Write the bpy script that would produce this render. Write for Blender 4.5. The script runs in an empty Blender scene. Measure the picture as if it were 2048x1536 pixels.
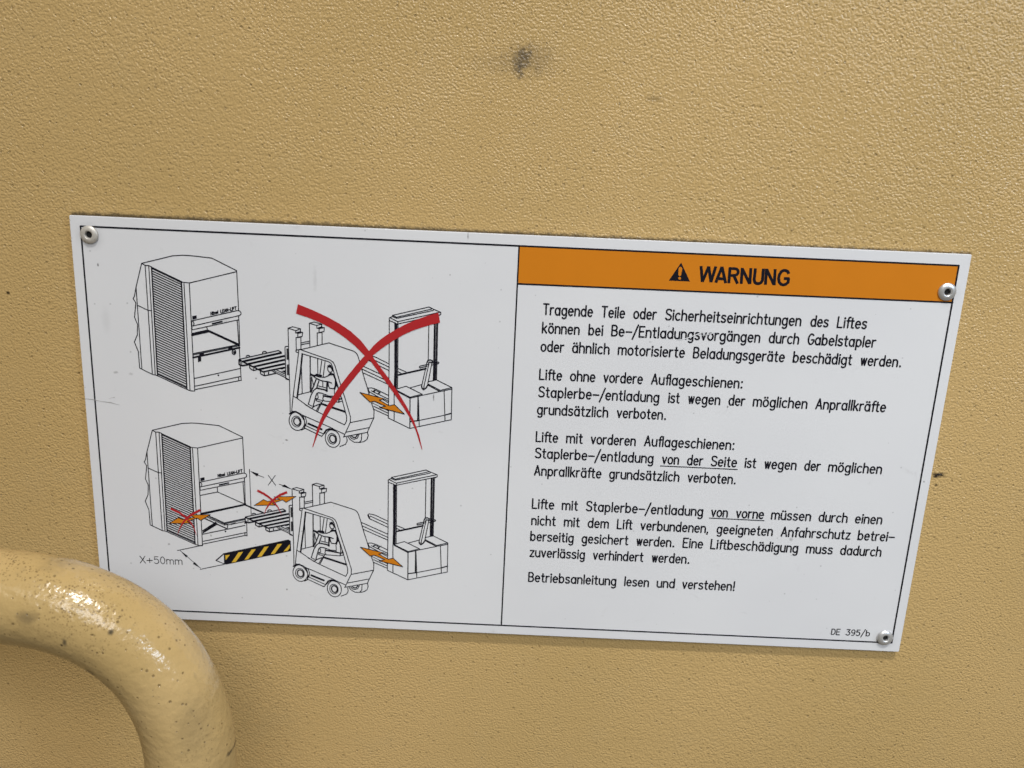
import bpy, bmesh, math, random
from mathutils import Vector, Matrix

random.seed(7)
S = bpy.context.scene
C = S.collection
R = math.radians

# ------------------------------------------------------------------ camera
# metres; x to the right along the wall, z up, y into the wall; the front face of the sign is the plane y = 0
F_PX = 1800.0                                   # focal length in pixels of the 2048 px wide photograph
CAM_POS = Vector((-0.00019362, -0.40123506, 0.14384904))
CAM_ROT = Matrix(((0.998988, -0.0449729, 0.0006999),
                  (0.0128505, 0.2704675, -0.9626433),
                  (0.0431035, 0.9616781, 0.2707717)))
cam_d = bpy.data.cameras.new("camera")
cam_d.sensor_fit = 'HORIZONTAL'
cam_d.sensor_width = 36.0
cam_d.lens = F_PX / 2048.0 * 36.0
cam_d.clip_start = 0.02
cam_d.clip_end = 60.0
cam_d.dof.use_dof = True
cam_d.dof.focus_distance = 0.415
cam_d.dof.aperture_fstop = 13.0
cam = bpy.data.objects.new("camera", cam_d)
C.objects.link(cam)
cam.matrix_world = Matrix.Translation(CAM_POS) @ CAM_ROT.to_4x4()
S.camera = cam

# ------------------------------------------------------------------ light of the hall
world = bpy.data.worlds.new("World")
S.world = world
world.use_nodes = True
bg = world.node_tree.nodes["Background"]
bg.inputs["Color"].default_value = (1.0, 0.86, 0.62, 1)
bg.inputs["Strength"].default_value = 0.14


def area(name, loc, target, sx, sy, power, col, spread=180):
    d = bpy.data.lights.new(name, 'AREA')
    d.shape = 'RECTANGLE'
    d.size, d.size_y = sx, sy
    d.energy = power
    d.spread = R(spread)
    d.color = col
    o = bpy.data.objects.new(name, d)
    C.objects.link(o)
    o.location = loc
    o.rotation_euler = (Vector(target) - Vector(loc)).to_track_quat('-Z', 'Y').to_euler()
    return o


area("hall_tube_lamp", (0.30, -1.42, 3.05), (0.08, 0, -0.09), 0.6, 0.16, 2.8, (1.0, 0.97, 0.91), 33)
area("front_fill", (0.55, -2.35, 1.75), (0.20, 0, -0.05), 2.0, 1.0, 3.2, (0.97, 0.98, 1.0), 40)  # added broad fill from the front, softens the shadow under the sign
area("side_window", (1.12, -1.20, 0.66), (0.14, 0, -0.05), 0.24, 0.24, 0.95, (0.66, 0.82, 1.0), 64)
area("far_tube_lamp", (-0.9, -2.6, 2.6), (-0.1, 0, 0), 1.4, 0.2, 7.0, (1.0, 0.90, 0.74))

S.view_settings.view_transform = 'Standard'
S.view_settings.look = 'None'
S.view_settings.exposure = 0.0
S.view_settings.gamma = 1.0
S.view_settings.use_curve_mapping = False
S.render.engine = 'CYCLES'
S.cycles.max_bounces = 6


# ------------------------------------------------------------------ helpers
def at(px, py, y=0.0):
    """pixel of the 2048 x 1536 photograph -> point on the plane at depth y"""
    d = CAM_ROT @ Vector(((px - 1024.0) / F_PX, -(py - 768.0) / F_PX, -1.0))
    return CAM_POS + d * ((y - CAM_POS.y) / d.y)


def mm(px, py):
    p = at(px, py)
    return (p.x * 1000.0, p.z * 1000.0)


class Tile:
    """coordinates read in an enlarged crop of the photograph, returned as millimetres on the sign face"""
    def __init__(self, ox, oy, s, shift=(0, 0)):
        self.ox, self.oy, self.s, self.shift = ox, oy, s, shift

    def __call__(self, *pts):
        out = []
        for x, y in pts:
            a, b = mm(self.ox + x / self.s, self.oy + y / self.s)
            out.append((a + self.shift[0], b + self.shift[1]))
        return out


def link(name, bm, mat, parent=None, smooth=False):
    me = bpy.data.meshes.new(name)
    bm.to_mesh(me)
    bm.free()
    if smooth:
        for p in me.polygons:
            p.use_smooth = True
    if mat is not None:
        me.materials.append(mat)
    o = bpy.data.objects.new(name, me)
    C.objects.link(o)
    if parent is not None:
        o.parent = parent
    return o


def tag(o, label=None, cat=None, group=None, kind=None):
    if label: o['label'] = label
    if cat: o['category'] = cat
    if group: o['group'] = group
    if kind: o['kind'] = kind
    return o


class Ink:
    """flat printed shapes on the sign face, collected into one mesh; level = height above the face in 0.01 mm"""
    def __init__(self, level=10):
        self.bm = bmesh.new()
        self.level = level
        self.n = 0

    def _y(self):
        self.n += 1
        return -(self.level * 1e-5 + (self.n % 17) * 2.5e-7)

    def face(self, pts, y=None):
        y = self._y() if y is None else y
        a = sum(pts[i - 1][0] * pts[i][1] - pts[i][0] * pts[i - 1][1] for i in range(len(pts)))
        if a < 0:
            pts = pts[::-1]
        vs = [self.bm.verts.new((p[0] * 1e-3, y, p[1] * 1e-3)) for p in pts]
        self.bm.faces.new(vs)

    poly = face

    def disc(self, c, r, n=14, ry=None):
        ry = r if ry is None else ry
        self.face([(c[0] + r * math.cos(2 * math.pi * k / n), c[1] + ry * math.sin(2 * math.pi * k / n)) for k in range(n)])

    def line(self, pts, w=0.5, closed=False, cap=True):
        """ribbon of width w (or a list of widths) along pts, mitred at gentle corners, round ends"""
        pts = [Vector(p) for p in pts]
        q = [pts[0]]
        for p in pts[1:]:
            if (p - q[-1]).length > 1e-4:
                q.append(p)
        pts = q
        if closed:
            pts.append(pts[0].copy())
        if len(pts) < 2:
            self.disc(pts[0], w / 2)
            return
        ws = list(w) if isinstance(w, (list, tuple)) else [w] * len(pts)
        run, rw = [pts[0]], [ws[0]]
        for i in range(1, len(pts)):
            run.append(pts[i]); rw.append(ws[min(i, len(ws) - 1)])
            if i < len(pts) - 1:
                a = (pts[i] - pts[i - 1]).normalized()
                b = (pts[i + 1] - pts[i]).normalized()
                if a.dot(b) < 0.62:
                    self._strip(run, rw, cap)
                    run, rw = [pts[i]], [ws[min(i, len(ws) - 1)]]
        self._strip(run, rw, cap)

    def _strip(self, pts, ws, cap):
        n = len(pts)
        L, Rr = [], []
        for i in range(n):
            d0 = (pts[i] - pts[i - 1]).normalized() if i > 0 else None
            d1 = (pts[i + 1] - pts[i]).normalized() if i < n - 1 else None
            d0 = d0 or d1
            d1 = d1 or d0
            t = (d0 + d1).normalized()
            k = 1.0 / max(0.6, t.dot(d0))
            nrm = Vector((-t.y, t.x)) * (ws[i] / 2 * k)
            L.append(pts[i] + nrm)
            Rr.append(pts[i] - nrm)
        y = self._y()
        ring = [self._v(p, y) for p in L], [self._v(p, y) for p in Rr]
        for i in range(n - 1):
            self._f([ring[1][i], ring[1][i + 1], ring[0][i + 1], ring[0][i]])
        if cap:
            for e, s in ((0, -1), (n - 1, 1)):
                if ws[e] < 0.05:
                    continue
                d = ((pts[1] - pts[0]) if e == 0 else (pts[-1] - pts[-2])).normalized() * s
                a0 = math.atan2(d.y, d.x)
                arc = [self._v(pts[e] + Vector((math.cos(a0 + t), math.sin(a0 + t))) * (ws[e] / 2), y)
                       for t in (-R(60), -R(30), 0, R(30), R(60))]
                lo, hi = (ring[1][e], ring[0][e]) if s > 0 else (ring[0][e], ring[1][e])
                self._f([lo] + arc + [hi])

    def _v(self, p, y):
        return self.bm.verts.new((p.x * 1e-3, y, p.y * 1e-3))

    def _f(self, vs):
        try:
            self.bm.faces.new(vs)
        except ValueError:
            pass

    def done(self, name, mat, parent, label=None):
        bmesh.ops.recalc_face_normals(self.bm, faces=[])
        for f in self.bm.faces:
            f.normal_update()
            if f.normal.y > 0:
                f.normal_flip()
        o = link(name, self.bm, mat, parent)
        if label:
            o['label'] = label
        return o


def arc(cx, cy, rx, ry, a0, a1, n=10):
    return [(cx + rx * math.cos(R(a0 + (a1 - a0) * k / n)), cy + ry * math.sin(R(a0 + (a1 - a0) * k / n))) for k in range(n + 1)]


def ell(cx, cy, rx, ry, rot=0, n=36):
    c, s = math.cos(R(rot)), math.sin(R(rot))
    out = []
    for k in range(n):
        a = 2 * math.pi * k / n
        x, y = rx * math.cos(a), ry * math.sin(a)
        out.append((cx + x * c - y * s, cy + x * s + y * c))
    return out


# ------------------------------------------------------------------ materials
def new_mat(name):
    m = bpy.data.materials.new(name)
    m.use_nodes = True
    nt = m.node_tree
    return m, nt, nt.nodes["Principled BSDF"]


def nd(nt, t, **kw):
    n = nt.nodes.new(t)
    for k, v in kw.items():
        setattr(n, k, v)
    return n


def mixcol(nt, fac, a, b, blend='MIX'):
    n = nd(nt, 'ShaderNodeMix', data_type='RGBA', blend_type=blend)
    for sock, v in ((0, fac), (6, a), (7, b)):
        if hasattr(v, 'is_linked') or isinstance(v, bpy.types.NodeSocket):
            nt.links.new(v, n.inputs[sock])
        else:
            n.inputs[sock].default_value = v
    return n.outputs[2]


def math_n(nt, op, a, b=None, clamp=False):
    n = nd(nt, 'ShaderNodeMath', operation=op, use_clamp=clamp)
    for i, v in enumerate((a, b)):
        if v is None: continue
        if isinstance(v, bpy.types.NodeSocket): nt.links.new(v, n.inputs[i])
        else: n.inputs[i].default_value = v
    return n.outputs[0]


def ramp(nt, x, a, b, c0=(0, 0, 0, 1), c1=(1, 1, 1, 1)):
    n = nd(nt, 'ShaderNodeMapRange')
    n.interpolation_type = 'SMOOTHSTEP'
    n.inputs[1].default_value = a
    n.inputs[2].default_value = b
    nt.links.new(x, n.inputs[0])
    return n.outputs[0]


def noise(nt, vec, scale, detail=2.0, rough=0.5, dist=0.0):
    n = nd(nt, 'ShaderNodeTexNoise')
    n.inputs['Scale'].default_value = scale
    n.inputs['Detail'].default_value = detail
    n.inputs['Roughness'].default_value = rough
    n.inputs['Distortion'].default_value = dist
    nt.links.new(vec, n.inputs['Vector'])
    return n.outputs['Fac']


def specks(nt, vec, scale, r0, r1, keep, flat=False):
    """round specks of dirt: one per Voronoi cell, kept in the given share of the cells"""
    v = nd(nt, 'ShaderNodeTexVoronoi')
    if flat:                                        # specks on a flat sheet: cells in the plane of the sheet
        sp_ = nd(nt, 'ShaderNodeSeparateXYZ')
        nt.links.new(vec, sp_.inputs[0])
        cb_ = nd(nt, 'ShaderNodeCombineXYZ')
        nt.links.new(sp_.outputs[0], cb_.inputs[0])
        nt.links.new(sp_.outputs[2], cb_.inputs[1])
        vec = cb_.outputs[0]
        v.voronoi_dimensions = '2D'
    v.inputs['Scale'].default_value = scale
    nt.links.new(vec, v.inputs['Vector'])
    sep = nd(nt, 'ShaderNodeSeparateColor')
    nt.links.new(v.outputs['Color'], sep.inputs[0])
    rad = math_n(nt, 'MULTIPLY_ADD', sep.outputs[1], r1 - r0)
    nt.nodes[-1].inputs[2].default_value = r0
    d = math_n(nt, 'SUBTRACT', rad, v.outputs['Distance'])
    m = ramp(nt, d, -0.03, 0.05)
    k = math_n(nt, 'LESS_THAN', sep.outputs[0], keep)
    return math_n(nt, 'MULTIPLY', m, k)


def spot(nt, vec, c, r, soft, wob=None, sx=1.0, sz=1.0):
    """mask of one stain around the point c (metres)"""
    mp = nd(nt, 'ShaderNodeVectorMath', operation='SUBTRACT')
    nt.links.new(vec, mp.inputs[0])
    mp.inputs[1].default_value = c
    sc = nd(nt, 'ShaderNodeVectorMath', operation='MULTIPLY')
    nt.links.new(mp.outputs[0], sc.inputs[0])
    sc.inputs[1].default_value = (1.0 / sx, 0.0, 1.0 / sz)
    ln = nd(nt, 'ShaderNodeVectorMath', operation='LENGTH')
    nt.links.new(sc.outputs[0], ln.inputs[0])
    d = ln.outputs['Value']
    if wob is not None:
        d = math_n(nt, 'ADD', d, wob)
    n = ramp(nt, d, r + soft, r - soft)
    return n


def paint(name, base, rough, text):
    """textured beige powder coat"""
    m, nt, b = new_mat(name)
    vec = nd(nt, 'ShaderNodeTexCoord').outputs['Object']
    warp = nd(nt, 'ShaderNodeTexNoise')
    warp.inputs['Scale'].default_value = 260.0
    warp.inputs['Detail'].default_value = 1.0
    nt.links.new(vec, warp.inputs['Vector'])
    wv = nd(nt, 'ShaderNodeVectorMath', operation='MULTIPLY_ADD')
    nt.links.new(warp.outputs['Color'], wv.inputs[0])
    wv.inputs[1].default_value = (0.0006, 0.0006, 0.0006)
    nt.links.new(vec, wv.inputs[2])
    return m, nt, b, vec, wv.outputs[0]


# wall panel ---------------------------------------------------------------
M_WALL, nt, b, vec, wv = paint("beige_structured_paint", None, 0.4, 1)
n1 = noise(nt, wv, 1020.0, 0.6, 0.4, 0.0)
n2 = noise(nt, vec, 2000.0, 0.0, 0.4, 0.0)
h = math_n(nt, 'ADD', ramp(nt, n1, 0.22, 0.72), math_n(nt, 'MULTIPLY', n2, 0.35))
patch = noise(nt, vec, 28.0, 2.0, 0.5)
h = math_n(nt, 'MULTIPLY', h, math_n(nt, 'ADD', math_n(nt, 'MULTIPLY', patch, 1.0), 0.5))
pits = specks(nt, wv, 270.0, 0.03, 0.17, 0.34, True)
h = math_n(nt, 'SUBTRACT', h, math_n(nt, 'MULTIPLY', pits, 0.8))
bump = nd(nt, 'ShaderNodeBump')
bump.inputs['Strength'].default_value = 0.85
bump.inputs['Distance'].default_value = 0.00021
nt.links.new(h, bump.inputs['Height'])
nt.links.new(bump.outputs[0], b.inputs['Normal'])
big = noise(nt, vec, 7.0, 3.0, 0.5)
col = mixcol(nt, ramp(nt, big, 0.3, 0.7), (0.498, 0.343, 0.142, 1), (0.552, 0.380, 0.164, 1))
blot = noise(nt, vec, 60.0, 3.0, 0.6)
col = mixcol(nt, math_n(nt, 'MULTIPLY', ramp(nt, blot, 0.5, 0.75), 0.25), col, (0.50, 0.36, 0.17, 1))
col = mixcol(nt, math_n(nt, 'MULTIPLY', pits, 0.38), col, (0.17, 0.11, 0.042, 1))
dark = specks(nt, vec, 75.0, 0.01, 0.04, 0.05, True)
col = mixcol(nt, math_n(nt, 'MULTIPLY', dark, 0.85), col, (0.06, 0.04, 0.015, 1))
wob = math_n(nt, 'MULTIPLY', math_n(nt, 'SUBTRACT', noise(nt, vec, 300.0, 4.0, 0.75), 0.5), 0.016)
WY = 0.0028
for (px, py, r, soft, amt, sx, sz, cc) in (
        (1046, 116, 0.0026, 0.0024, 0.75, 1.0, 1.35, (0.055, 0.048, 0.045, 1)),
        (1040, 138, 0.0016, 0.0016, 0.70, 0.8, 1.7, (0.055, 0.048, 0.045, 1)),
        (985, 124, 0.0050, 0.0050, 0.08, 2.2, 0.6, (0.15, 0.12, 0.08, 1)),
        (1062, 118, 0.0060, 0.0050, 0.38, 1.5, 0.9, (0.16, 0.12, 0.07, 1)),
        (1012, 128, 0.0060, 0.0060, 0.14, 1.6, 0.8, (0.20, 0.15, 0.08, 1)),
        (1877, 949, 0.0016, 0.0013, 1.0, 1.6, 0.55, (0.012, 0.01, 0.01, 1)),
        (1872, 954, 0.0011, 0.0010, 0.9, 1.5, 0.35, (0.012, 0.01, 0.01, 1)),
        (1873, 970, 0.0007, 0.0006, 0.9, 1.0, 0.8, (0.02, 0.015, 0.01, 1)),
        (12, 587, 0.0006, 0.0005, 0.95, 1.0, 1.0, (0.02, 0.012, 0.005, 1)),
        (1310, 196, 0.0016, 0.0016, 0.45, 1.7, 0.6, (0.16, 0.11, 0.05, 1))):
    p = at(px, py, WY)
    msk = spot(nt, vec, (p.x, 0, p.z), r, soft, math_n(nt, 'MULTIPLY', wob, min(1.0, r / 0.0034)), sx, sz)
    col = mixcol(nt, math_n(nt, 'MULTIPLY', msk, amt), col, cc)
# darker band on the wall along the rim of the sign
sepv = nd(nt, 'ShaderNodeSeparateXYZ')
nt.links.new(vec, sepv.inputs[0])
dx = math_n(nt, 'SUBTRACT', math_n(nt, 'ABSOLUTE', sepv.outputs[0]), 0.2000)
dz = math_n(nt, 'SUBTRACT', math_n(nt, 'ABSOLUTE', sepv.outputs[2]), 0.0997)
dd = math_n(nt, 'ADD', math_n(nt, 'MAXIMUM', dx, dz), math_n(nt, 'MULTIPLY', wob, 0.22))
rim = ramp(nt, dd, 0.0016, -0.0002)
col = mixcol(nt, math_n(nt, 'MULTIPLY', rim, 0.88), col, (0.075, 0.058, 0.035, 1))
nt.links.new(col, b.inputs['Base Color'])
rr = nd(nt, 'ShaderNodeMapRange')
nt.links.new(blot, rr.inputs[0])
rr.inputs[3].default_value = 0.20
rr.inputs[4].default_value = 0.30
nt.links.new(rr.outputs[0], b.inputs['Roughness'])
b.inputs['Specular IOR Level'].default_value = 0.45

# handle paint -------------------------------------------------------------
M_HANDLE, nt, b, vec, wv = paint("beige_gloss_paint", None, 0.2, 1)
big = noise(nt, vec, 22.0, 3.0, 0.55)
col = mixcol(nt, ramp(nt, big, 0.3, 0.7), (0.46, 0.322, 0.136, 1), (0.53, 0.375, 0.170, 1))
grub = at(150, 1120, -0.10)
zone = math_n(nt, 'MULTIPLY', spot(nt, vec, (grub.x, 0, grub.z), 0.030, 0.030, None, 2.0, 0.75), ramp(nt, noise(nt, vec, 60.0, 3.0, 0.6), 0.34, 0.60))
zone = math_n(nt, 'ADD', zone, math_n(nt, 'MULTIPLY', ramp(nt, noise(nt, vec, 30.0, 2.0, 0.5), 0.40, 0.70), 0.45), True)
s1 = specks(nt, wv, 520.0, 0.05, 0.32, 0.34)
s2 = specks(nt, wv, 1100.0, 0.10, 0.50, 0.75)
s3 = specks(nt, wv, 190.0, 0.03, 0.15, 0.13)
col = mixcol(nt, math_n(nt, 'MULTIPLY', math_n(nt, 'MULTIPLY', s2, zone), 0.75), col, (0.17, 0.11, 0.045, 1))
col = mixcol(nt, math_n(nt, 'MULTIPLY', s1, 0.62), col, (0.10, 0.065, 0.025, 1))
col = mixcol(nt, math_n(nt, 'MULTIPLY', s3, 0.85), col, (0.045, 0.032, 0.02, 1))
sm = noise(nt, vec, 75.0, 4.0, 0.65)
col = mixcol(nt, math_n(nt, 'MULTIPLY', ramp(nt, sm, 0.60, 0.78), 0.45), col, (0.20, 0.155, 0.085, 1))
wobh = math_n(nt, 'MULTIPLY', math_n(nt, 'SUBTRACT', noise(nt, vec, 260.0, 3.0, 0.7), 0.5), 0.006)
for (px, py, yy, r, amt, sx, sz) in ((55, 1235, -0.107, 0.0020, 0.5, 1.5, 1.0), (136, 1277, -0.105, 0.0012, 0.8, 0.6, 1.2), (450, 1526, -0.100, 0.0007, 0.95, 0.8, 1.0),
                                     (100, 1150, -0.104, 0.0035, 0.45, 2.2, 0.8), (195, 1327, -0.098, 0.0018, 0.75, 1.0, 1.0), (215, 1345, -0.095, 0.0025, 0.5, 1.4, 1.0),
                                     (62, 1152, -0.104, 0.0010, 0.8, 1, 1), (217, 1270, -0.107, 0.0008, 0.9, 1, 1), (322, 1292, -0.107, 0.0007, 0.9, 1, 1), (380, 1460, -0.107, 0.006, 0.25, 0.8, 1.6)):
    p = at(px, py, yy)
    msk = spot(nt, vec, (p.x, 0, p.z), r, r * 0.8, math_n(nt, 'MULTIPLY', wobh, min(1.0, r / 0.003)), sx, sz)
    col = mixcol(nt, math_n(nt, 'MULTIPLY', msk, amt), col, (0.06, 0.05, 0.035, 1))
nt.links.new(col, b.inputs['Base Color'])
hb = math_n(nt, 'ADD', noise(nt, wv, 300.0, 2.0, 0.5), math_n(nt, 'MULTIPLY', noise(nt, vec, 70.0, 1.0, 0.5), 0.9))
hb = math_n(nt, 'SUBTRACT', hb, math_n(nt, 'MULTIPLY', s1, 0.5))
bump = nd(nt, 'ShaderNodeBump')
bump.inputs['Strength'].default_value = 0.5
bump.inputs['Distance'].default_value = 0.0009
nt.links.new(hb, bump.inputs['Height'])
nt.links.new(bump.outputs[0], b.inputs['Normal'])
b.inputs['Roughness'].default_value = 0.20
b.inputs['Specular IOR Level'].default_value = 0.5

# sign plate ---------------------------------------------------------------
M_PLATE, nt, b = new_mat("white_plate")
vec = nd(nt, 'ShaderNodeTexCoord').outputs['Object']
big = noise(nt, vec, 9.0, 3.0, 0.55)
col = mixcol(nt, ramp(nt, big, 0.35, 0.7), (0.69, 0.70, 0.735, 1), (0.725, 0.735, 0.765, 1))
scuff = ramp(nt, noise(nt, vec, 85.0, 4.0, 0.7, 0.6), 0.62, 0.80)
col = mixcol(nt, math_n(nt, 'MULTIPLY', scuff, 0.22), col, (0.40, 0.39, 0.40, 1))
sp = specks(nt, vec, 130.0, 0.012, 0.06, 0.10, True)
col = mixcol(nt, math_n(nt, 'MULTIPLY', sp, 0.45), col, (0.20, 0.20, 0.21, 1))
wob = math_n(nt, 'MULTIPLY', math_n(nt, 'SUBTRACT', noise(nt, vec, 500.0, 3.0, 0.7), 0.5), 0.0020)
for (px, py, r, amt, sx, sz) in ((196, 530, 0.0004, 0.8, 0.8, 1.6), (900, 550, 0.0003, 0.9, 0.6, 1.2), (1848, 963, 0.0004, 0.6, 1, 1),
                                 (338, 1088, 0.0005, 0.6, 1, 1), (422, 1071, 0.0004, 0.6, 1, 1.2), (574, 1179, 0.0004, 0.8, 1, 1),
                                 (512, 757, 0.0004, 0.8, 1, 1), (573, 880, 0.0004, 0.8, 1.4, 0.8), (936, 472, 0.0007, 0.6, 0.5, 1.6),
                                 (1455, 814, 0.0005, 0.9, 0.6, 1.0), (1420, 890, 0.0010, 0.5, 0.5, 1.4), (1523, 1068, 0.0008, 0.5, 0.6, 1.0),
                                 (1583, 1079, 0.0008, 0.4, 1, 1), (867, 795, 0.0006, 0.8, 0.5, 2.2), (630, 560, 0.0010, 0.12, 0.7, 5.0), (212, 640, 0.002, 0.08, 0.8, 2.4), (450, 640, 0.0012, 0.16, 1.4, 1.2), (232, 745, 0.0006, 0.4, 1.5, 0.8), (262, 748, 0.0007, 0.3, 1.2, 0.8),
                                 (179, 472, 0.0044, 0.30, 1, 1), (1893, 587, 0.0043, 0.22, 1, 1), (1769, 1278, 0.0043, 0.25, 1, 1)):
    p = at(px, py)
    msk = spot(nt, vec, (p.x, 0, p.z), r, r * 0.8, math_n(nt, 'MULTIPLY', wob, min(1.0, r / 0.0008)), sx, sz)
    col = mixcol(nt, math_n(nt, 'MULTIPLY', msk, amt), col, (0.09, 0.085, 0.085, 1))
nt.links.new(col, b.inputs['Base Color'])
b.inputs['Roughness'].default_value = 0.42
b.inputs['Specular IOR Level'].default_value = 0.35
bump = nd(nt, 'ShaderNodeBump')
bump.inputs['Strength'].default_value = 0.06
bump.inputs['Distance'].default_value = 0.0006
nt.links.new(noise(nt, vec, 140.0, 3.0, 0.6), bump.inputs['Height'])
nt.links.new(bump.outputs[0], b.inputs['Normal'])


def ink_mat(name, colr, rough=0.42, var=0.0):
    m, nt, b = new_mat(name)
    vec = nd(nt, 'ShaderNodeTexCoord').outputs['Object']
    nz = noise(nt, vec, 60.0, 3.0, 0.6)
    lo = tuple(c * (1 - var) for c in colr) + (1,)
    hi = tuple(min(1, c * (1 + var)) for c in colr) + (1,)
    nt.links.new(mixcol(nt, nz, lo, hi), b.inputs['Base Color'])
    b.inputs['Roughness'].default_value = rough
    b.inputs['Specular IOR Level'].default_value = 0.14
    return m


M_BLACK = ink_mat("black_print", (0.007, 0.007, 0.013), 0.5, 0.3)
M_GREY = ink_mat("grey_print", (0.04, 0.04, 0.045), 0.45, 0.2)
M_ORANGE = ink_mat("orange_print", (0.60, 0.200, 0.012), 0.42, 0.05)
M_SCUFF = ink_mat("grey_scuff", (0.36, 0.355, 0.35), 0.5, 0.2)
M_RED = ink_mat("red_print", (0.42, 0.024, 0.028), 0.42, 0.06)
M_YELLOW = ink_mat("yellow_print", (0.66, 0.42, 0.045), 0.42, 0.05)

M_ALU, nt, b = new_mat("aluminium")
vec = nd(nt, 'ShaderNodeTexCoord').outputs['Object']
b.inputs['Metallic'].default_value = 0.72
nz = noise(nt, vec, 900.0, 3.0, 0.6)
nt.links.new(mixcol(nt, nz, (0.62, 0.63, 0.65, 1), (0.86, 0.87, 0.89, 1)), b.inputs['Base Color'])
b.inputs['Roughness'].default_value = 0.36
M_ALU_DULL, nt, b = new_mat("dull_painted_aluminium")
vec = nd(nt, 'ShaderNodeTexCoord').outputs['Object']
b.inputs['Metallic'].default_value = 0.35
nz = noise(nt, vec, 700.0, 3.0, 0.6)
nt.links.new(mixcol(nt, nz, (0.45, 0.42, 0.38, 1), (0.70, 0.68, 0.64, 1)), b.inputs['Base Color'])
b.inputs['Roughness'].default_value = 0.42
M_HOLE = ink_mat("dark_steel", (0.02, 0.02, 0.02), 0.5, 0.3)

# ------------------------------------------------------------------ the wall panel
bm = bmesh.new()
bmesh.ops.create_grid(bm, x_segments=2, y_segments=2, size=1.0)
bmesh.ops.scale(bm, vec=(1.6, 1.1, 1), verts=bm.verts)
bmesh.ops.rotate(bm, matrix=Matrix.Rotation(R(90), 3, 'X'), verts=bm.verts)
ext = bmesh.ops.extrude_face_region(bm, geom=bm.faces[:])
for v in ext['geom']:
    if isinstance(v, bmesh.types.BMVert):
        v.co.y += 0.03
for v in bm.verts:                               # the panel stands slightly askew: the gap behind the sign widens to the left
    v.co.y += WY + 0.0008 - 0.0033 * v.co.x
bmesh.ops.recalc_face_normals(bm, faces=bm.faces)
wall = link("wall", bm, M_WALL)
tag(wall, 'beige metal wall panel with grainy structured paint behind the white sign', 'wall', kind='structure')

# ------------------------------------------------------------------ the sign
sign = bpy.data.objects.new("warning_sign", None)
sign.empty_display_size = 0.05
C.objects.link(sign)
tag(sign, 'white rectangular warning plate with orange header and forklift drawings riveted to beige panel', 'sign')

# plate
TH = 0.0018
corners = [at(137.8, 430.5), at(1944.1, 509.3), at(1797.9, 1304.1), at(207.2, 1231.9)]
bm = bmesh.new()
fr = [bm.verts.new((c.x, 0.0, c.z)) for c in corners]
bk = [bm.verts.new((c.x, TH, c.z)) for c in corners]
bm.faces.new(fr)
bm.faces.new(bk[::-1])
for i in range(4):
    bm.faces.new([fr[i], bk[i], bk[(i + 1) % 4], fr[(i + 1) % 4]])
bmesh.ops.bevel(bm, geom=[e for e in bm.edges], offset=0.00025, segments=2, affect='EDGES')
bmesh.ops.recalc_face_normals(bm, faces=bm.faces)
link("plate", bm, M_PLATE, sign)

# frame lines
k = Ink(10)
TLc, TRc, BRc, BLc = mm(161.2, 452.3), mm(1917.6, 531.2), mm(1783.2, 1285.5), mm(224.5, 1215.6)
k.line([TLc, TRc], .78); k.line([TRc, BRc], .78); k.line([BRc, BLc], .72); k.line([BLc, TLc], .72)
k.done("border_line", M_BLACK, sign)
k = Ink(10)
DT, DB = mm(1038.3, 492.4), mm(1002.7, 1250.1)
k.line([DT, DB], .68)
k.done("divider_line", M_BLACK, sign)

# header
k = Ink(5)
HB0, HB1 = mm(1036.6, 567.6), mm(1905.2, 605.0)
k.poly([DT, TRc, HB1, HB0])
band = k.done("header_band", M_ORANGE, sign)
k = Ink(10)
k.line([HB0, HB1], .75)
k.done("band_line", M_BLACK, band)
W = Tile(1300, 500, 6.4)
k = Ink(8)
k.poly(W((240, 392), (398, 160), (511, 403)))
tri = k.done("warning_triangle", M_BLACK, band)
k = Ink(12)
k.poly(W((362, 318), (366, 240), (374, 222), (390, 214), (407, 222), (413, 242), (398, 318), (391, 332), (376, 333)))
k.poly(W(*[(379 + 18 * math.cos(a * .45), 361 + 18 * math.sin(a * .45)) for a in range(14)]))
k.done("exclamation_mark", M_ORANGE, band)
k = Ink(9)
b_ = 6.0 * 0.2225
for pts in (((653, 204), (669, 408)), ((669, 408), (752, 210)), ((752, 210), (779, 412)), ((779, 412), (842, 210)),
            ((841, 418), (921, 214)), ((921, 214), (968, 425)), ((872, 366), (950, 370)),
            ((1025, 220), (1008, 425)), ((1072, 325), (1120, 431)),
            ((1181, 228), (1167, 433)), ((1181, 240), (1274, 430)), ((1291, 231), (1277, 437)),
            ((1492, 239), (1476, 445)), ((1494, 250), (1586, 444)), ((1602, 244), (1589, 450)),
            ((1712, 364), (1786, 366))):
    k.line(W(*pts), b_, cap=False)
k.line(W((1012, 237), (1085, 238), (1112, 245), (1128, 265), (1128, 292), (1112, 315), (1085, 325), (1014, 325)), b_ * .95, cap=False)
k.line(W((1349, 234), (1333, 378), (1340, 410), (1362, 428), (1392, 430), (1420, 418), (1438, 388), (1452, 238)), b_, cap=False)
k.line(W((1776, 306), (1765, 278), (1742, 263), (1712, 260), (1680, 276), (1655, 318), (1646, 365), (1652, 408), (1676, 438),
         (1706, 446), (1738, 438), (1766, 414), (1774, 362)), b_, cap=False)
k.done("header_lettering", M_BLACK, band)


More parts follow.
